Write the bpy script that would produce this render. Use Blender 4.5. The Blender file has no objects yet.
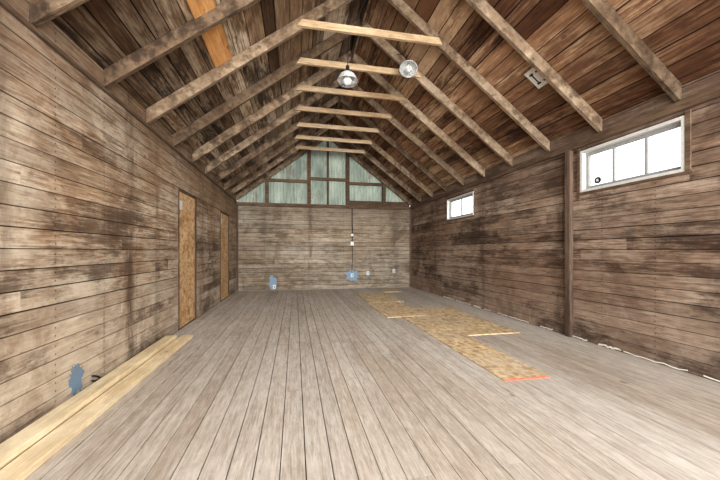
import bpy, bmesh, math, random
from mathutils import Vector, Matrix
random.seed(7)
S=bpy.context.scene
XL,XR,YB,YF=-1.72,3.80,10.15,-1.5
XC=(XL+XR)/2
ZW=2.70; M=0.755; RT=0.175
def zr(x): # rafter underside
    return ZW+M*((x-XL) if x<XC else (XR-x))
def lin(c):
    o=[]
    for v in c[:3]:
        v=v/255.0
        o.append(v/12.92 if v<=0.04045 else ((v+0.055)/1.055)**2.4)
    return (o[0],o[1],o[2],1)
# ---------------- node helpers
class NB:
    def __init__(s,name,rough=.85):
        s.m=bpy.data.materials.new(name); s.m.use_nodes=True
        s.t=s.m.node_tree; s.b=s.t.nodes['Principled BSDF']
        s.b.inputs['Roughness'].default_value=rough
        s.b.inputs['Specular IOR Level'].default_value=.2
        s.tc=None
    def n(s,t): return s.t.nodes.new(t)
    def set(s,sock,v):
        if isinstance(v,bpy.types.NodeSocket): s.t.links.new(v,sock)
        else: sock.default_value=v
    def obj(s):
        if not s.tc: s.tc=s.n('ShaderNodeTexCoord')
        return s.tc.outputs['Object']
    def math(s,op,a,b=0.0,clamp=False):
        n=s.n('ShaderNodeMath'); n.operation=op; n.use_clamp=clamp
        s.set(n.inputs[0],a); s.set(n.inputs[1],b); return n.outputs[0]
    def vscale(s,v,sc,off=None):
        n=s.n('ShaderNodeVectorMath'); n.operation='MULTIPLY_ADD'
        s.set(n.inputs[0],v); n.inputs[1].default_value=sc
        if off is not None: s.set(n.inputs[2],off)
        return n.outputs[0]
    def noise(s,v,scale,det=4,rough=.6,dist=0):
        n=s.n('ShaderNodeTexNoise'); s.set(n.inputs['Vector'],v)
        n.inputs['Scale'].default_value=scale; n.inputs['Detail'].default_value=det
        n.inputs['Roughness'].default_value=rough; n.inputs['Distortion'].default_value=dist
        return n.outputs['Fac']
    def rng(s,v,a,b,c=0.0,d=1.0,smooth=True):
        n=s.n('ShaderNodeMapRange'); n.interpolation_type='SMOOTHSTEP' if smooth else 'LINEAR'
        s.set(n.inputs[0],v); n.inputs[1].default_value=a; n.inputs[2].default_value=b
        n.inputs[3].default_value=c; n.inputs[4].default_value=d; return n.outputs[0]
    def mix(s,f,a,b,blend='MIX'):
        n=s.n('ShaderNodeMix'); n.data_type='RGBA'; n.blend_type=blend
        s.set(n.inputs[0],f); s.set(n.inputs[6],a); s.set(n.inputs[7],b); return n.outputs[2]
    def ramp(s,f,cols):
        n=s.n('ShaderNodeValToRGB'); s.set(n.inputs[0],f)
        e=n.color_ramp.elements
        e[0].position=cols[0][0]; e[0].color=lin(cols[0][1])
        e[1].position=cols[-1][0]; e[1].color=lin(cols[-1][1])
        for p,c in cols[1:-1]:
            x=e.new(p); x.color=lin(c)
        return n.outputs[0]
    def sep(s,v):
        n=s.n('ShaderNodeSeparateXYZ'); s.set(n.inputs[0],v); return n.outputs
    def bump(s,h,st=.3,d=.01):
        n=s.n('ShaderNodeBump'); n.inputs['Strength'].default_value=st; n.inputs['Distance'].default_value=d
        s.set(n.inputs['Height'],h); s.t.links.new(n.outputs[0],s.b.inputs['Normal'])
    def col(s,c): s.set(s.b.inputs['Base Color'],c)

def wood(name,cols,grain='y',stain=(60,45,35),stain_amt=.5,bleach=(190,180,160),bleach_amt=.4,
         var=.35,streaks=(),nails=None,low=None,bump=.35,rough=.85,stain_scale=.7,gs=14,bleach_thr=(.44,.66),stain_thr=(.49,.64),topdark=None,sharp=.5,cracks=.45,iso=.5,blot=0.0,mott=7,gst=.07,varc=(138,124,112),hue=.35):
    m=NB(name,rough)
    at=m.n('ShaderNodeAttribute'); at.attribute_name='rnd'
    ax=m.sep(at.outputs['Color'])
    offn=m.n('ShaderNodeCombineXYZ')
    for i in range(3): m.set(offn.inputs[i],m.math('MULTIPLY',ax[0],37.0+i*11))
    sc={'y':(1,gst,1),'x':(gst,1,1),'s':(.08,1,.08),'z':(1,1,gst)}[grain]
    gv=m.vscale(m.obj(),sc,offn.outputs[0])
    g1=m.noise(gv,gs,6,.65,1.2)
    g2=m.noise(gv,gs*5,3,.6,.2)
    g=m.math('ADD',m.math('MULTIPLY',g1,.55),m.math('MULTIPLY',g2,.45))
    c=m.ramp(g,[(.5-.36*sharp,cols[0]),(.5,cols[1]),(.5+.36*sharp,cols[2])])
    c=m.mix(m.math('MULTIPLY',ax[2],hue),c,m.mix(1.0,c,lin((255,226,196)),'MULTIPLY'))
    o=m.obj()
    xyz=m.sep(o)
    sc2={'y':(1,iso,1),'x':(iso,1,1),'s':(1,1,1),'z':(1,1,iso)}[grain]
    lv=m.vscale(o,sc2,(3.3,7.1,1.9))
    b=m.rng(m.math('ADD',m.noise(lv,.9,7,.72),m.math('MULTIPLY',m.math('SUBTRACT',g,.5),.7)),bleach_thr[0],bleach_thr[1],0,bleach_amt)
    c2=m.mix(b,c,lin(bleach))
    if low:
        lw=m.rng(m.math('ADD',xyz[2],m.math('MULTIPLY',m.noise(lv,1.6,6,.7),-1.2)),low[0],low[1],low[2],0)
        c2=m.mix(lw,c2,lin(low[3]))
    lv2=m.vscale(o,sc2,(13.3,2.1,8.9))
    st=m.rng(m.math('ADD',m.math('ADD',m.noise(lv2,stain_scale*1.6,8,.75),m.math('MULTIPLY',m.math('SUBTRACT',ax[2],.5),.13)),m.math('MULTIPLY',m.math('SUBTRACT',.5,g),.3)),stain_thr[0],stain_thr[1],0,stain_amt)
    c3=m.mix(st,c2,lin(stain))
    if blot:
        bl=m.rng(m.noise(m.vscale(o,(1,1,1),(21,4,11)),1.1,7,.68,.8),.5,.58,0,blot)
        c3=m.mix(bl,c3,m.mix(1.0,c3,lin((170,150,134)),'MULTIPLY'))
    c3=m.mix(m.rng(ax[1],0,1,0,var,False),c3,m.mix(1.0,c3,lin(varc),'MULTIPLY'))
    mt=m.rng(m.noise(m.vscale(o,sc2,(1,5,3)),mott,6,.75),.38,.62,0,.3)
    c3=m.mix(mt,c3,m.mix(1.0,c3,lin((168,157,146)),'MULTIPLY'))
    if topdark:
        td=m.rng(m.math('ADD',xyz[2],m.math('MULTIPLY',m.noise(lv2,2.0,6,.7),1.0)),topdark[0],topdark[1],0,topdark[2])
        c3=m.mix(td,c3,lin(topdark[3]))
    along=xyz[1] if grain=='y' else xyz[0]
    for (p,w,a) in streaks:
        d=m.math('ABSOLUTE',m.math('SUBTRACT',along,p))
        f=m.rng(d,0,w,a,0)
        sv=m.vscale(o,(1,1,.35),(p,p*2,0))
        f=m.math('MULTIPLY',f,m.rng(m.noise(sv,5,6,.75),.38,.62))
        c3=m.mix(f,c3,lin(stain))
    if nails:
        sp,ph=nails
        a=m.math('SUBTRACT',m.math('FRACT',m.math('DIVIDE',along,sp)),.5)
        a=m.math('MULTIPLY',a,sp)
        stv=m.rng(m.math('ABSOLUTE',a),0,.03,.3,0)
        stv=m.math('MULTIPLY',stv,m.rng(m.noise(m.vscale(o,(1,1,.6),(0,0,0)),6,5,.7),.5,.66))
        c3=m.mix(stv,c3,lin(stain))
        zz=m.math('MULTIPLY',m.math('SUBTRACT',m.math('FRACT',m.math('DIVIDE',xyz[2],ph)),.5),ph)
        zz=m.math('SUBTRACT',m.math('ABSOLUTE',zz),ph*.22)
        r=m.math('SQRT',m.math('ADD',m.math('MULTIPLY',a,a),m.math('MULTIPLY',zz,zz)))
        c3=m.mix(m.rng(r,.004,.009,.8,0),c3,lin((35,28,24)))
    cr=m.rng(m.noise(gv,gs*2.6,4,.75,1.0),.35,.41,cracks,0)
    c3=m.mix(cr,c3,lin(tuple(x*.5 for x in cols[0])))
    kv=m.n('ShaderNodeTexVoronoi'); m.set(kv.inputs['Vector'],m.vscale(o,{'y':(1,.55,1),'x':(.55,1,1),'s':(.6,1,.6),'z':(1,1,.6)}[grain],offn.outputs[0])); kv.inputs['Scale'].default_value=2.6
    c3=m.mix(m.rng(kv.outputs['Distance'],.03,.07,.6,0),c3,lin(tuple(x*.5 for x in cols[0])))
    m.col(c3); m.bump(g,bump,.012)
    return m.m
def plain(name,c,rough=.6,metal=0):
    m=NB(name,rough)
    n=m.noise(m.obj(),30,3,.6)
    m.col(m.mix(m.rng(n,.3,.7,0,.35),lin(c),lin(tuple(x*.75 for x in c))))
    m.b.inputs['Metallic'].default_value=metal
    return m.m
def osb(name,base=((162,128,88),(206,178,136),(230,208,172)),dirty=.4):
    m=NB(name,.8); o=m.obj()
    w=m.noise(o,6,2,.5)
    def vor(sc,off):
        n=m.n('ShaderNodeTexVoronoi'); m.set(n.inputs['Vector'],m.vscale(o,sc,off)); n.inputs['Scale'].default_value=26
        return m.sep(n.outputs['Color'])[0]
    a=vor((1,.3,.3),(0,0,0)); b=vor((.3,1,1),(5,2,1)); c=vor((1,.5,1),(9,3,7))
    f=m.mix(m.rng(w,.45,.55),a,b)
    f=m.math('ADD',m.math('MULTIPLY',f,.6),m.math('MULTIPLY',c,.4))
    col=m.ramp(f,[(.1,base[0]),(.5,base[1]),(.9,base[2])])
    col=m.mix(m.rng(m.noise(o,1.5,5,.7),.42,.66,0,dirty),col,lin((186,172,152)))
    m.col(col); m.bump(f,.25,.004); return m.m

# ---------------- materials
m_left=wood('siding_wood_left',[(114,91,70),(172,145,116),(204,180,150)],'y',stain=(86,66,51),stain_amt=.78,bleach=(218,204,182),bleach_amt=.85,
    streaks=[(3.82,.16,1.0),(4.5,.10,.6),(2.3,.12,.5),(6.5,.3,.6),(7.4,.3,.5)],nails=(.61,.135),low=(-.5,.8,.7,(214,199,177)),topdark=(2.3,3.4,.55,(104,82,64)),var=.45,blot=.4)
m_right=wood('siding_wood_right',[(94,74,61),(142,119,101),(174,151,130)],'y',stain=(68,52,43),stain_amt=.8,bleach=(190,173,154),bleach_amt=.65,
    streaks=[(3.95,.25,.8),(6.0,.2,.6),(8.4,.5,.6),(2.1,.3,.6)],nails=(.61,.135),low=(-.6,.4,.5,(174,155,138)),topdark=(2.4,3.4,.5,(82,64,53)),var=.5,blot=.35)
m_back=wood('siding_wood_rear',[(104,93,79),(146,133,115),(174,160,141)],'x',stain=(78,67,55),stain_amt=.6,bleach=(184,175,158),bleach_amt=.65,
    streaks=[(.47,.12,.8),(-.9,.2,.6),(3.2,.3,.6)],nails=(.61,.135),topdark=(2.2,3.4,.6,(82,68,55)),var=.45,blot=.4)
m_floor=wood('floorboard_wood',[(144,132,118),(194,184,171),(222,213,201)],'y',stain=(164,146,127),stain_amt=.4,bleach=(217,211,202),bleach_amt=.55,
    var=.28,bump=.2,rough=.75,gs=26,stain_scale=.9,cracks=.35,sharp=.85,blot=.1,mott=24,gst=.05,varc=(196,190,184),hue=.1,iso=.25)
m_roofL=wood('roof_sheathing_left',[(88,70,53),(142,118,93),(184,160,130)],'y',stain=(54,42,34),stain_amt=.88,bleach=(206,190,166),bleach_amt=.85,var=1,gs=10,stain_scale=1.4,iso=.3,bleach_thr=(.47,.6),stain_thr=(.51,.64),blot=.4,varc=(122,108,96),mott=12)
m_roofR=wood('roof_sheathing_right',[(96,67,50),(152,116,88),(190,152,118)],'y',stain=(60,43,33),stain_amt=.82,bleach=(206,176,142),bleach_amt=.8,var=1,gs=10,stain_scale=1.4,iso=.3,bleach_thr=(.47,.6),stain_thr=(.51,.64),blot=.4,varc=(130,108,94),mott=12)
m_raft=wood('rafter_wood',[(86,70,55),(130,110,88),(164,142,117)],'s',stain=(66,52,42),stain_amt=.75,bleach=(178,160,136),bleach_amt=.5,var=.8,gs=30,stain_scale=1.8,blot=.5,hue=.2)
m_collar=wood('collar_tie_wood',[(156,130,98),(194,168,132),(216,192,158)],'x',stain=(136,110,82),stain_amt=.6,bleach_amt=.3,var=.5,gs=16,hue=.2)
m_dark=wood('dark_post_wood',[(56,45,38),(86,70,59),(114,94,79)],'z',stain=(44,35,29),stain_amt=.5,bleach=(124,105,90),bleach_amt=.3,var=.4)
m_beamy=wood('plate_wood',[(66,52,42),(100,81,65),(132,109,88)],'y',stain=(54,42,34),stain_amt=.5,bleach=(146,124,100),bleach_amt=.3,var=.4)
m_beamx=wood('plate_wood_rear',[(56,44,34),(86,68,53),(112,92,73)],'x',stain=(46,36,28),stain_amt=.5,bleach=(134,112,88),bleach_amt=.3,var=.4)
m_lumber=wood('new_lumber_wood',[(216,190,146),(240,219,178),(247,233,202)],'y',stain=(214,184,138),stain_amt=.4,bleach=(247,235,206),bleach_amt=.4,var=.15,gs=12,bump=.15,cracks=.1,hue=.1)
m_patch=wood('fresh_board_wood',[(170,112,60),(206,150,88),(224,174,112)],'y',stain=(160,100,50),stain_amt=.3,bleach_amt=.1,var=.2)
m_osb=osb('oriented_strand_board')
m_osbd=osb('oriented_strand_board_door',((150,108,68),(196,154,106),(218,184,138)),.3)
m_back_dark=plain('backing_felt',(34,26,21),.95)
m_white=plain('white_paint',(222,221,215),.5)
m_frame=plain('weathered_white_paint',(208,207,202),.6)
m_sash=plain('sash_paint',(150,150,148),.6)
m_metal=plain('enamelled_steel',(206,208,206),.4,.3)
m_black=plain('black_rubber',(28,27,26),.6)
def mk_paint(nm,c):
    m=NB(nm,.7); n=m.noise(m.obj(),9,6,.75)
    m.col(m.mix(m.rng(n,.4,.6),lin(c),lin(tuple(x*.6+50 for x in c))))
    return m.m
m_blue=mk_paint('blue_spray_paint',(110,138,162))
m_red=mk_paint('red_edge_paint',(222,90,56))
def mk_corr():
    m=NB('corrugated_steel',.55); o=m.obj()
    n=m.noise(m.vscale(o,(1,1,.3),(0,0,0)),3,5,.7)
    c=m.ramp(n,[(.3,(112,124,114)),(.5,(150,162,149)),(.7,(182,192,176))])
    r=m.rng(m.noise(m.vscale(o,(1,1,.5),(4,0,2)),2.2,5,.7),.55,.67,0,.55)
    m.col(m.mix(r,c,lin((116,100,80)))); m.b.inputs['Metallic'].default_value=.1
    return m.m
m_corr=mk_corr()
def mk_glass(nm,frost=0.1):
    m=bpy.data.materials.new(nm); m.use_nodes=True; t=m.node_tree; t.nodes.clear()
    o=t.nodes.new('ShaderNodeOutputMaterial'); mx=t.nodes.new('ShaderNodeMixShader'); tr=t.nodes.new('ShaderNodeBsdfTransparent'); gl=t.nodes.new('ShaderNodeBsdfGlossy')
    gl.inputs['Roughness'].default_value=.08; mx.inputs[0].default_value=frost
    t.links.new(tr.outputs[0],mx.inputs[1]); t.links.new(gl.outputs[0],mx.inputs[2]); t.links.new(mx.outputs[0],o.inputs[0]); return m
m_glass=mk_glass('window_glass',.06)
m_ground=NB('gravel_ground',.95)
m_ground.col(m_ground.ramp(m_ground.noise(m_ground.obj(),8,6,.7),[(.35,(130,124,114)),(.5,(170,164,152)),(.65,(196,190,178))])); m_ground=m_ground.m
m_foam=plain('foam_sealant',(240,235,220),.8)

# ---------------- geometry helpers
class MB:
    def __init__(s): s.v=[];s.f=[];s.mi=[];s.c=[]
    def hexa(s,vs,mi=0,c=None):
        if c is None: c=(random.random(),random.random(),random.random(),1)
        b=len(s.v); s.v+= [tuple(v) for v in vs]
        for f in ((0,3,2,1),(4,5,6,7),(0,1,5,4),(1,2,6,5),(2,3,7,6),(3,0,4,7)):
            s.f.append([b+i for i in f]); s.mi.append(mi); s.c.append(c)
    def box(s,a,b,mi=0,c=None):
        x0,y0,z0=[min(a[i],b[i]) for i in range(3)]; x1,y1,z1=[max(a[i],b[i]) for i in range(3)]
        s.hexa([(x0,y0,z0),(x1,y0,z0),(x1,y1,z0),(x0,y1,z0),(x0,y0,z1),(x1,y0,z1),(x1,y1,z1),(x0,y1,z1)],mi,c)
    def build(s,name,mats,bevel=0,parent=None,smooth=False):
        me=bpy.data.meshes.new(name); me.from_pydata(s.v,[],s.f)
        for m in mats: me.materials.append(m)
        for i,p in enumerate(me.polygons): p.material_index=s.mi[i]; p.use_smooth=smooth
        ca=me.color_attributes.new('rnd','FLOAT_COLOR','CORNER')
        for i,p in enumerate(me.polygons):
            for li in p.loop_indices: ca.data[li].color=s.c[i]
        bm=bmesh.new(); bm.from_mesh(me); bmesh.ops.recalc_face_normals(bm,faces=bm.faces); bm.to_mesh(me); bm.free()
        o=bpy.data.objects.new(name,me); S.collection.objects.link(o)
        if bevel:
            md=o.modifiers.new('bevel','BEVEL'); md.width=bevel; md.segments=1; md.limit_method='ANGLE'
        if parent: o.parent=parent
        return o
def empty(name):
    e=bpy.data.objects.new(name,None); S.collection.objects.link(e); return e
def lathe(mb,prof,mat4,seg=24,mi=0,c=(.5,.5,.5,1)):
    b=len(mb.v)
    for r,z in prof:
        for i in range(seg):
            a=2*math.pi*i/seg; mb.v.append(tuple(mat4@Vector((r*math.cos(a),r*math.sin(a),z))))
    for j in range(len(prof)-1):
        for i in range(seg):
            i2=(i+1)%seg
            mb.f.append([b+j*seg+i,b+j*seg+i2,b+(j+1)*seg+i2,b+(j+1)*seg+i]); mb.mi.append(mi); mb.c.append(c)
def tube(mb,pts,r,seg=8,mi=0,c=(.5,.5,.5,1)):
    pts=[Vector(p) for p in pts]; b=len(mb.v)
    for k,p in enumerate(pts):
        d=(pts[min(k+1,len(pts)-1)]-pts[max(k-1,0)]).normalized()
        u=d.cross(Vector((.13,.9,.31))).normalized(); w=d.cross(u)
        for i in range(seg):
            a=2*math.pi*i/seg; mb.v.append(tuple(p+r*(math.cos(a)*u+math.sin(a)*w)))
    for k in range(len(pts)-1):
        for i in range(seg):
            i2=(i+1)%seg
            mb.f.append([b+k*seg+i,b+k*seg+i2,b+(k+1)*seg+i2,b+(k+1)*seg+i]); mb.mi.append(mi); mb.c.append(c)

def plank_field(mb,fn,L0,L1,H0,H1,pitch,gap,openings=(),joint=(2.0,4.5),jit=.003,thick=.022,grid=.61,pvar=0,gvar=0):
    h=H0
    while h<H1-1e-4:
        h2=min(h+pitch*(1+random.uniform(-pvar,pvar)),H1)
        gp=gap*(1+random.uniform(-gvar,gvar))
        hs=[h,h2]
        for o in openings:
            for q in (o[2],o[3]):
                if h+.004<q<h2-.004: hs.append(q)
        hs.sort()
        joints=[L0]; l=L0+random.uniform(.5,joint[1])
        while l<L1-.3:
            joints.append(round(l/grid)*grid if grid else l); l+=random.uniform(*joint)
        joints.append(L1)
        cols=[(random.random(),random.random(),random.random(),1) for _ in joints]
        jt=[random.uniform(0,jit) for _ in joints]
        for a,b in zip(hs[:-1],hs[1:]):
            mid=(a+b)/2
            cuts=[(joints[i],joints[i+1],cols[i],jt[i]) for i in range(len(joints)-1)]
            for o in openings:
                if o[2]<mid<o[3]:
                    nc=[]
                    for (p,q,c,j) in cuts:
                        if q<=o[0] or p>=o[1]: nc.append((p,q,c,j)); continue
                        if p<o[0]: nc.append((p,o[0],c,j))
                        if q>o[1]: nc.append((o[1],q,c,j))
                    cuts=nc
            g0=gp/2 if a==h else 0; g1=gp/2 if b==h2 else 0
            for (p,q,c,j) in cuts:
                if q-p<.01: continue
                p+=.001;q-=.001
                mb.hexa([fn(p,a+g0,j),fn(q,a+g0,j),fn(q,a+g0,thick),fn(p,a+g0,thick),
                         fn(p,b-g1,j),fn(q,b-g1,j),fn(q,b-g1,thick),fn(p,b-g1,thick)],0,c)
        h=h2
def backing(mb,fn,L0,L1,H0,H1,openings,d0,d1):
    ls=sorted({L0,L1,*[o[0] for o in openings],*[o[1] for o in openings]})
    hs=sorted({H0,H1,*[o[2] for o in openings],*[o[3] for o in openings]})
    for a,b in zip(ls[:-1],ls[1:]):
        for c,d in zip(hs[:-1],hs[1:]):
            if any(o[0]<(a+b)/2<o[1] and o[2]<(c+d)/2<o[3] for o in openings): continue
            mb.hexa([fn(a,c,d0),fn(b,c,d0),fn(b,c,d1),fn(a,c,d1),fn(a,d,d0),fn(b,d,d0),fn(b,d,d1),fn(a,d,d1)],1)

# ---------------- shell
PITCH=.135
mb=MB()
plank_field(mb,lambda l,h,d:(h,l,-d),YF,YB,XL,XR,.138,.0055,(),(3.4,6.0),.001,.03,.4,.1,.35)
mb.box((XL-.15,YF,-.16),(XR+.15,YB+.15,-.03),1)
mb.build('floor',[m_floor,m_back_dark],.0006)
WT=ZW+RT-.01
D1=(5.25,6.14,0.0,2.15); D2=(8.0,9.0,0.0,2.15)
mb=MB(); fl=lambda l,h,d:(XL-d,l,h)
plank_field(mb,fl,YF,YB,.0,WT,PITCH,.007,(D1,D2),(3.4,6.0),gvar=.5)
backing(mb,fl,YF,YB,.0,WT,(D1,D2),.022,.14)
mb.build('wall_left',[m_left,m_back_dark],.001)
W1=(2.47,3.66,1.99,2.55); W2=(6.32,7.55,1.98,2.50)
mb=MB(); fr=lambda l,h,d:(XR+d,l,h)
plank_field(mb,fr,YF,YB,.0,WT,PITCH,.007,(W1,W2),(3.4,6.0),gvar=.5)
backing(mb,fr,YF,YB,.0,WT,(W1,W2),.022,.14)
mb.build('wall_right',[m_right,m_back_dark],.001)
mb=MB(); fb=lambda l,h,d:(l,YB+d,h)
plank_field(mb,fb,XL,XR,.0,2.60,PITCH,.009,(),(3,5),gvar=.4)
backing(mb,fb,XL-.14,XR+.14,.0,2.60,(),.022,.14)
mb.box((XL,YB-.03,2.57),(XR,YB+.14,2.67),2)
def gstud(x0,x1,z0=2.67,mi=2,dy=.0):
    mb.hexa([(x0,YB+dy,z0),(x1,YB+dy,z0),(x1,YB+.10,z0),(x0,YB+.10,z0),(x0,YB+dy,zr(x0)+.05),(x1,YB+dy,zr(x1)+.05),(x1,YB+.10,zr(x1)+.05),(x0,YB+.10,zr(x0)+.05)],mi)
for x in (-.90,.38,1.61,2.82): gstud(x,x+.11)
gstud(1.00,1.06,dy=.03)
for x0,x1,z in ((-1.0,.38,3.34),(.49,1.61,3.44),(1.72,3.1,3.34)): mb.box((x0,YB+.02,z),(x1,YB+.09,z+.09),2)
mb.box((1.72,YB+.03,2.67),(3.75,YB+.06,2.83),2)
mb.build('wall_back',[m_back,m_back_dark,m_beamx],.0015)
mb=MB(); n=414
for i in range(n+1):
    x=XL+(XR-XL)*i/n; y=YB+.125+.016*math.sin(2*math.pi*x/.10)
    mb.v.append((x,y,2.60)); mb.v.append((x,y,zr(x)+RT-.02))
for i in range(n):
    mb.f.append([2*i,2*i+2,2*i+3,2*i+1]); mb.mi.append(0); mb.c.append((.5,.5,.5,1))
o=mb.build('gable_corrugated_cladding',[m_corr],smooth=True)

# roof sheathing
ca=math.cos(math.atan(M)); sa=math.sin(math.atan(M))
mb=MB()
def fL(l,h,d):
    x=XL-.12+h*ca; z=ZW+RT+M*(x-XL); return (x-d*sa,l,z+d*ca)
def fR(l,h,d):
    x=XR+.12-h*ca; z=ZW+RT+M*(XR-x); return (x+d*sa,l,z+d*ca)
H=(XC-XL+.12)/ca
plank_field(mb,fL,YF,YB+.14,0,H,.19,.013,(),(1.6,4.0),.012,.024,.845,.25,.5)
backing(mb,fL,YF,YB+.14,0,H+.12,(),.026,.07)
k=len(mb.f)
plank_field(mb,fR,YF,YB+.14,0,H,.19,.013,(),(1.6,4.0),.012,.024,.845,.25,.5)
for i in range(k,len(mb.f)): mb.mi[i]=2
backing(mb,fR,YF,YB+.14,0,H+.12,(),.026,.07)
mb.build('ceiling',[m_roofL,m_back_dark,m_roofR],.001)

# rafters + ridge board
RY=[10.13-.845*k for k in range(0,14)]
mb=MB()
for y in RY:
    y0,y1=y-.026,y+.026
    if y1>YB: y0,y1=YB-.06,YB-.004
    for s in (0,1):
        xa,xb=(XL+.002,XC-.012) if s==0 else (XR-.002,XC+.012)
        c=(random.random(),random.random(),random.random(),1); j=random.uniform(-.012,.015)
        mb.hexa([(xa,y0,zr(xa)+j),(xb,y0,zr(xb)+j),(xb,y1,zr(xb)+j),(xa,y1,zr(xa)+j),(xa,y0,zr(xa)+RT-.003),(xb,y0,zr(xb)+RT-.003),(xb,y1,zr(xb)+RT-.003),(xa,y1,zr(xa)+RT-.003)],0,c)
mb.box((XC-.012,YF,zr(XC)-.03),(XC+.012,YB,zr(XC)+RT-.03),0)
mb.build('roof_rafters',[m_raft],.003)
# collar ties
for i in range(7):
    y=4.22+.845*i
    mb=MB(); a=.01+random.uniform(-.02,.02); b=2.04+random.uniform(-.03,.02); t=random.uniform(-.02,.015)
    z0=4.08; h=.092
    mb.hexa([(a,y-.075,z0+t),(b,y-.075,z0),(b,y-.030,z0),(a,y-.030,z0+t),(a+.06,y-.075,z0+h+t),(b-.05,y-.075,z0+h),(b-.05,y-.030,z0+h),(a+.06,y-.030,z0+h+t)])
    mb.build('collar_tie',[m_collar],.003)
mb=MB(); mb.box((XR-.06,YF,2.60),(XR-.001,YB-.05,2.69)); mb.build('trim_1',[m_beamy],.003)
mb=MB(); mb.box((XL+.001,YF,2.66),(XL+.03,YB-.05,2.69)); mb.build('trim_2',[m_beamy],.003)
mb=MB(); mb.box((XR-.06,3.775,.0),(XR-.001,3.865,2.60)); mb.build('wall_post',[m_dark],.004)
mb=MB(); mb.box((XL+.001,YB-.05,.0),(XL+.05,YB-.001,2.57)); mb.box((XR-.05,YB-.05,.0),(XR-.001,YB-.001,2.57)); mb.build('trim_3',[m_dark],.003)
# doors (boarded with OSB)
for i,D in enumerate((D1,D2)):
    e=empty('door_%d'%(i+1))
    mb=MB(); mb.box((XL-.05,D[0]+.035,.012),(XL-.012,D[1]-.035,D[3]-.035)); mb.build('boarded_panel',[m_osbd],.002,e)
    mb=MB()
    mb.box((XL-.10,D[0],0.01),(XL+.008,D[0]+.035,D[3])); mb.box((XL-.10,D[1]-.035,0.01),(XL+.008,D[1],D[3])); mb.box((XL-.10,D[0]+.035,D[3]-.035),(XL+.008,D[1]-.035,D[3]))
    mb.build('jamb',[m_dark],.002,e)
    mb=MB(); mb.box((XL-.012,D[0]+.05,1.84),(XL-.004,D[0]+.2,1.98))
    mb.build('paper_notice',[m_white],0,e)
# windows
for i,(W,nl) in enumerate(((W1,3),(W2,2))):
    e=empty('window_%d'%(i+1)); y0,y1,z0,z1=W
    mb=MB(); x0,x1=XR-.012,XR+.135
    f=.034 if i==0 else .028
    mb.box((x0,y0,z0),(x1,y0+f,z1));mb.box((x0,y1-f,z0),(x1,y1,z1));mb.box((x0,y0+f,z0),(x1,y1-f,z0+f));mb.box((x0,y0+f,z1-f),(x1,y1-f,z1))
    mb.build('frame',[m_frame],.002,e)
    mb=MB(); xs0,xs1=XR+.05,XR+.085; s=.04
    a0,a1,b0,b1=y0+f,y1-f,z0+f,z1-f
    mb.box((xs0,a0,b0),(xs1,a0+s,b1));mb.box((xs0,a1-s,b0),(xs1,a1,b1));mb.box((xs0,a0+s,b0),(xs1,a1-s,b0+s));mb.box((xs0,a0+s,b1-s),(xs1,a1-s,b1))
    for k in range(1,nl):
        yy=a0+(a1-a0)*k/nl; mb.box((xs0+.004,yy-.014,b0+s),(xs1-.004,yy+.014,b1-s))
    mb.build('sash',[m_sash],.003,e)
    mb=MB(); mb.box((XR+.066,a0+.02,b0+.02),(XR+.070,a1-.02,b1-.02)); mb.build('glass',[m_glass],0,e)
    mb=MB()
    if i==0:
        mb.box((XR-.016,y1+.001,z0-.10),(XR+.0,y1+.05,z1+.04)); mb.box((XR-.016,y0-.05,z0-.03),(XR,y0-.001,z1+.04)); mb.box((XR-.02,y0-.05,z0-.03),(XR,y1+.0,z0-.001))
        mb.build('casing',[m_beamy],.002,e)
        mb=MB(); mt=Matrix.Translation((XR+.060,y1-.20,z0+.13))@Matrix.Rotation(math.pi/2,4,'Y')
        lathe(mb,[(.0001,-.012),(.042,-.012),(.042,.002)],mt,20); lathe(mb,[(.0001,-.014),(.018,-.014),(.018,-.012)],mt,16,1); mb.build('round_sticker',[m_black,m_white],0,e)
    else:
        mb.box((XR-.014,y0-.03,z0-.03),(XR,y1+.03,z0-.001)); mb.box((XR-.014,y0-.03,z1+.001),(XR,y1+.03,z1+.03)); mb.build('casing',[m_beamy],.002,e)
# OSB sheets on floor
def sheet(x0,y0,x1,y1,z,red=False,name='osb_sheet'):
    mb=MB(); t=.012
    mb.box((x0,y0,z),(x1,y1,z+t),0)
    if red: mb.box((x0,y0-.008,z+.0005),(x1,y0,z+t+.0005),1)
    return mb.build(name,[m_osb,m_red],.001)
sheet(1.89,2.63,2.38,5.50,.0015,red=True)
sheet(2.39,4.12,3.22,6.3,.0015)
sheet(1.62,5.53,2.385,7.15,.0015)
sheet(1.68,7.17,2.50,8.75,.0015)
sheet(2.55,8.95,3.05,9.65,.0015)
# lumber stack
mb=MB()
mb.box((-1.67,.8,.001),(-1.54,4.72,.045)); mb.box((-1.66,.8,.0465),(-1.53,4.62,.092)); mb.box((-1.525,.8,.001),(-1.385,4.80,.045))
mb.build('lumber_stack',[m_lumber],.003)
def slopebox(mb,xa,xb,y0,y1,dz0,dz1,mi=0):
    z=zr
    mb.hexa([(xa,y0,z(xa)+dz0),(xb,y0,z(xb)+dz0),(xb,y1,z(xb)+dz0),(xa,y1,z(xa)+dz0),(xa,y0,z(xa)+dz1),(xb,y0,z(xb)+dz1),(xb,y1,z(xb)+dz1),(xa,y1,z(xa)+dz1)],mi)
mb=MB(); slopebox(mb,-.95,-.76,2.57,4.185,RT-.022,RT-.003)
mb.build('roof_patch_board',[m_patch],.002)
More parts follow.
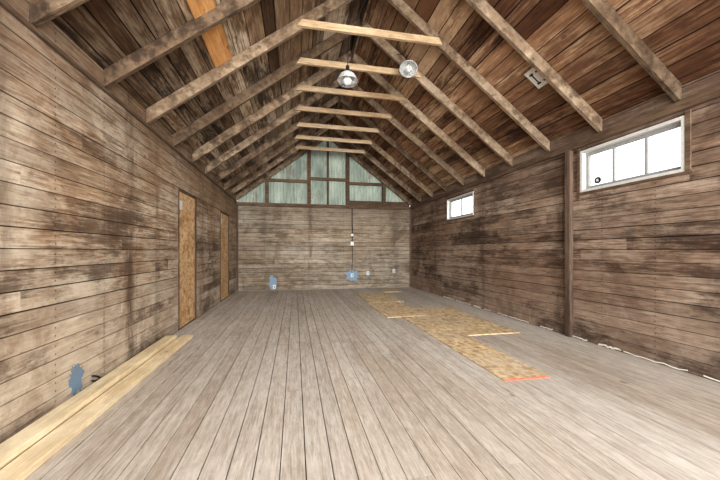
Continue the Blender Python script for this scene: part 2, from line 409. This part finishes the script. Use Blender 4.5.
# stencilled tag on the roof boards
mb=MB(); slopebox(mb,2.94,3.16,3.44,3.68,RT-.014,RT-.008)
for (xa,xb,ya,yb) in ((2.98,3.12,3.48,3.50),(2.98,3.0,3.50,3.54),(3.10,3.12,3.50,3.54),(2.98,3.0,3.58,3.64),(3.10,3.12,3.58,3.64),(3.0,3.10,3.60,3.62)):
    slopebox(mb,xa,xb,ya,yb,RT-.016,RT-.0145,1)
mb.build('stencil_tag',[m_white,m_black])

# lamps
def lamp(loc,tilt,cordpts):
    e=empty('pendant_lamp')
    mt=Matrix.Translation(loc)@tilt
    mb=MB()
    lathe(mb,[(.0001,.115),(.024,.115),(.026,.10),(.026,.055),(.034,.045),(.04,.03)],mt,20,0); mb.build('socket',[m_black],0,e,True)
    mb=MB()
    pr=[(.035,.035),(.06,.028),(.095,.005),(.122,-.035),(.133,-.068),(.140,-.072),(.138,-.076),(.128,-.070),(.116,-.037),(.09,.0),(.055,.021),(.03,.027)]
    lathe(mb,pr,mt,32,0); mb.build('reflector',[m_metal],0,e,True)
    mb=MB()
    lathe(mb,[(.022,.03),(.025,-.01),(.052,-.055),(.058,-.085),(.045,-.12),(.02,-.137),(.0001,-.14)],mt,24,0); mb.build('bulb',[m_white],0,e,True)
    mb=MB()
    for k in range(8):
        a=k*math.pi/4; pts=[]
        for t in range(9):
            u=t/8*math.pi/2; r=.134*math.cos(u); z=-.072-.085*math.sin(u)
            pts.append(mt@Vector((r*math.cos(a),r*math.sin(a),z)))
        tube(mb,pts,.003,5)
    for rr,zz in ((.105,-.125),(.06,-.149)):
        tube(mb,[mt@Vector((rr*math.cos(q*math.pi/12),rr*math.sin(q*math.pi/12),zz)) for q in range(25)],.003,5)
    mb.build('wire_guard',[m_sash],0,e,True)
    mb=MB(); tube(mb,[mt@Vector((0,0,.11))]+cordpts,.006,8); mb.build('cord',[m_black],0,e,True)
lamp(Vector((.70,4.30,3.60)),Matrix.Rotation(.08,4,'X'),[Vector((.705,4.30,3.85)),Vector((.73,4.28,4.05)),Vector((.76,4.24,4.215)),Vector((.80,4.165,4.21)),Vector((.85,4.2,4.4)),Vector((1.0,4.22,4.74))])
lamp(Vector((1.73,4.72,4.07)),Matrix.Rotation(-.45,4,'X')@Matrix.Rotation(.2,4,'Y'),[Vector((1.72,4.82,4.24)),Vector((1.68,4.86,4.33)),Vector((1.64,5.0,4.41))])

# electrical bits on the rear wall
e=empty('electrical_conduit')
mb=MB(); x=1.80
tube(mb,[(x,YB-.02,2.56),(x,YB-.02,2.05),(x+.01,YB-.02,1.95),(x,YB-.02,1.5)],.016,8,0); tube(mb,[(x,YB-.02,1.38),(x+.01,YB-.015,1.0),(x-.01,YB-.015,.52)],.009,8,0); mb.build('pipe',[m_black],0,e,True)
mb=MB(); mb.box((x-.05,YB-.05,1.38),(x+.05,YB-.003,1.50));mb.box((x-.035,YB-.04,1.68),(x+.035,YB-.003,1.75)); mb.build('junction_box',[m_white],.004,e)
for xx,zz in ((1.80,.42),(2.32,.48),(-.62,.10),(3.2,.55)):
    mb=MB(); mb.box((xx-.04,YB-.035,zz-.06),(xx+.04,YB-.004,zz+.06),0); mb.box((xx-.018,YB-.038,zz+.01),(xx+.018,YB-.035,zz+.038),1); mb.box((xx-.018,YB-.038,zz-.038),(xx+.018,YB-.035,zz-.01),1)
    mb.build('outlet_box',[m_white,m_black],.002)
def blob(cx,cz,w,h,wall,mat=m_blue,name='blue_paint_mark'):
    mb=MB(); n=40; pts=[]
    for i in range(n):
        a=2*math.pi*i/n; r=1+random.uniform(-.35,.12)
        ct=abs(math.cos(a))**.8*math.copysign(1,math.cos(a)); st=abs(math.sin(a))**.8*math.copysign(1,math.sin(a))
        pts.append((ct*w/2*r,st*h/2*r))
    def P(p,d):
        if wall=='b': return (cx+p[0],YB-.0012-d,cz+p[1])
        return (XL+.0012+d,cx+p[0],cz+p[1])
    for d in (0,.0015): mb.v+= [P(p,d) for p in pts]
    mb.f.append(list(range(n,2*n))); mb.mi.append(0); mb.c.append((.5,.5,.5,1))
    for i in range(n): mb.f.append([i,(i+1)%n,n+(i+1)%n,n+i]); mb.mi.append(0); mb.c.append((.5,.5,.5,1))
    mb.build(name,[mat])
blob(1.80,.42,.46,.34,'b'); blob(-.66,.24,.24,.42,'b'); blob(2.34,.46,.16,.14,'b')
blob(2.97,.17,.18,.26,'l')
mb=MB(); tube(mb,[(XL+.004,3.16,.12),(XL+.02,3.17,.12),(XL+.035,3.20,.10),(XL+.025,3.24,.08),(XL+.03,3.18,.07),(XL+.02,3.14,.09)],.008,8); mb.build('cable_stub',[m_black],0,None,True)
# foam sealant beads at base of right wall
mb=MB(); y=1.7
while y<7.5:
    L=random.uniform(.15,.7); r=random.uniform(.006,.014)
    pts=[(XR-.006+random.uniform(-.010,.002),y+L*t/9,.012+random.uniform(-.003,.014)) for t in range(10)]
    tube(mb,pts,r,7); y+=L+random.uniform(.02,.25)
mb.build('foam_sealant_bead',[m_foam],0,None,True)
mb=MB(); mb.box((-40,-40,-.3),(40,50,-.17)); mb.build('ground',[m_ground])

# ---------------- light
w=bpy.data.worlds.new('World'); S.world=w; w.use_nodes=True
bg=w.node_tree.nodes['Background']; bg.inputs[0].default_value=(.94,.97,1,1); bg.inputs[1].default_value=2.4
def area(nm,loc,rot,sx,sy,p,c,spread=180):
    l=bpy.data.lights.new(nm,'AREA'); l.shape='RECTANGLE'; l.size=sx; l.size_y=sy; l.energy=p; l.color=c; l.spread=math.radians(spread)
    o=bpy.data.objects.new(nm,l); S.collection.objects.link(o); o.location=loc; o.rotation_euler=rot; return o
area('doorway_light',(XC,-1.8,1.9),(math.radians(90),0,0),5.2,3.4,530,(1,.99,.98))
area('far_end_fill',(XC,-1.7,2.6),(math.radians(87),0,0),4.6,2.6,150,(1,.99,.98),60)  # added fill behind the camera, narrow spread to brighten the far end
sl=bpy.data.lights.new('sun','SUN'); sl.energy=2.2; sl.angle=math.radians(70); sl.color=(1,.99,.98)
so=bpy.data.objects.new('sun',sl); S.collection.objects.link(so); so.rotation_euler=(math.radians(85),0,0)

# ---------------- camera
cd=bpy.data.cameras.new('camera'); cd.sensor_width=36; cd.lens=16.0; cd.shift_y=11/720; cd.clip_start=.02
co=bpy.data.objects.new('camera',cd); S.collection.objects.link(co)
co.location=(0,0,1.2); co.rotation_euler=(math.radians(90),0,-math.atan(65/320))
S.camera=co
S.view_settings.view_transform='Standard'; S.view_settings.look='None'
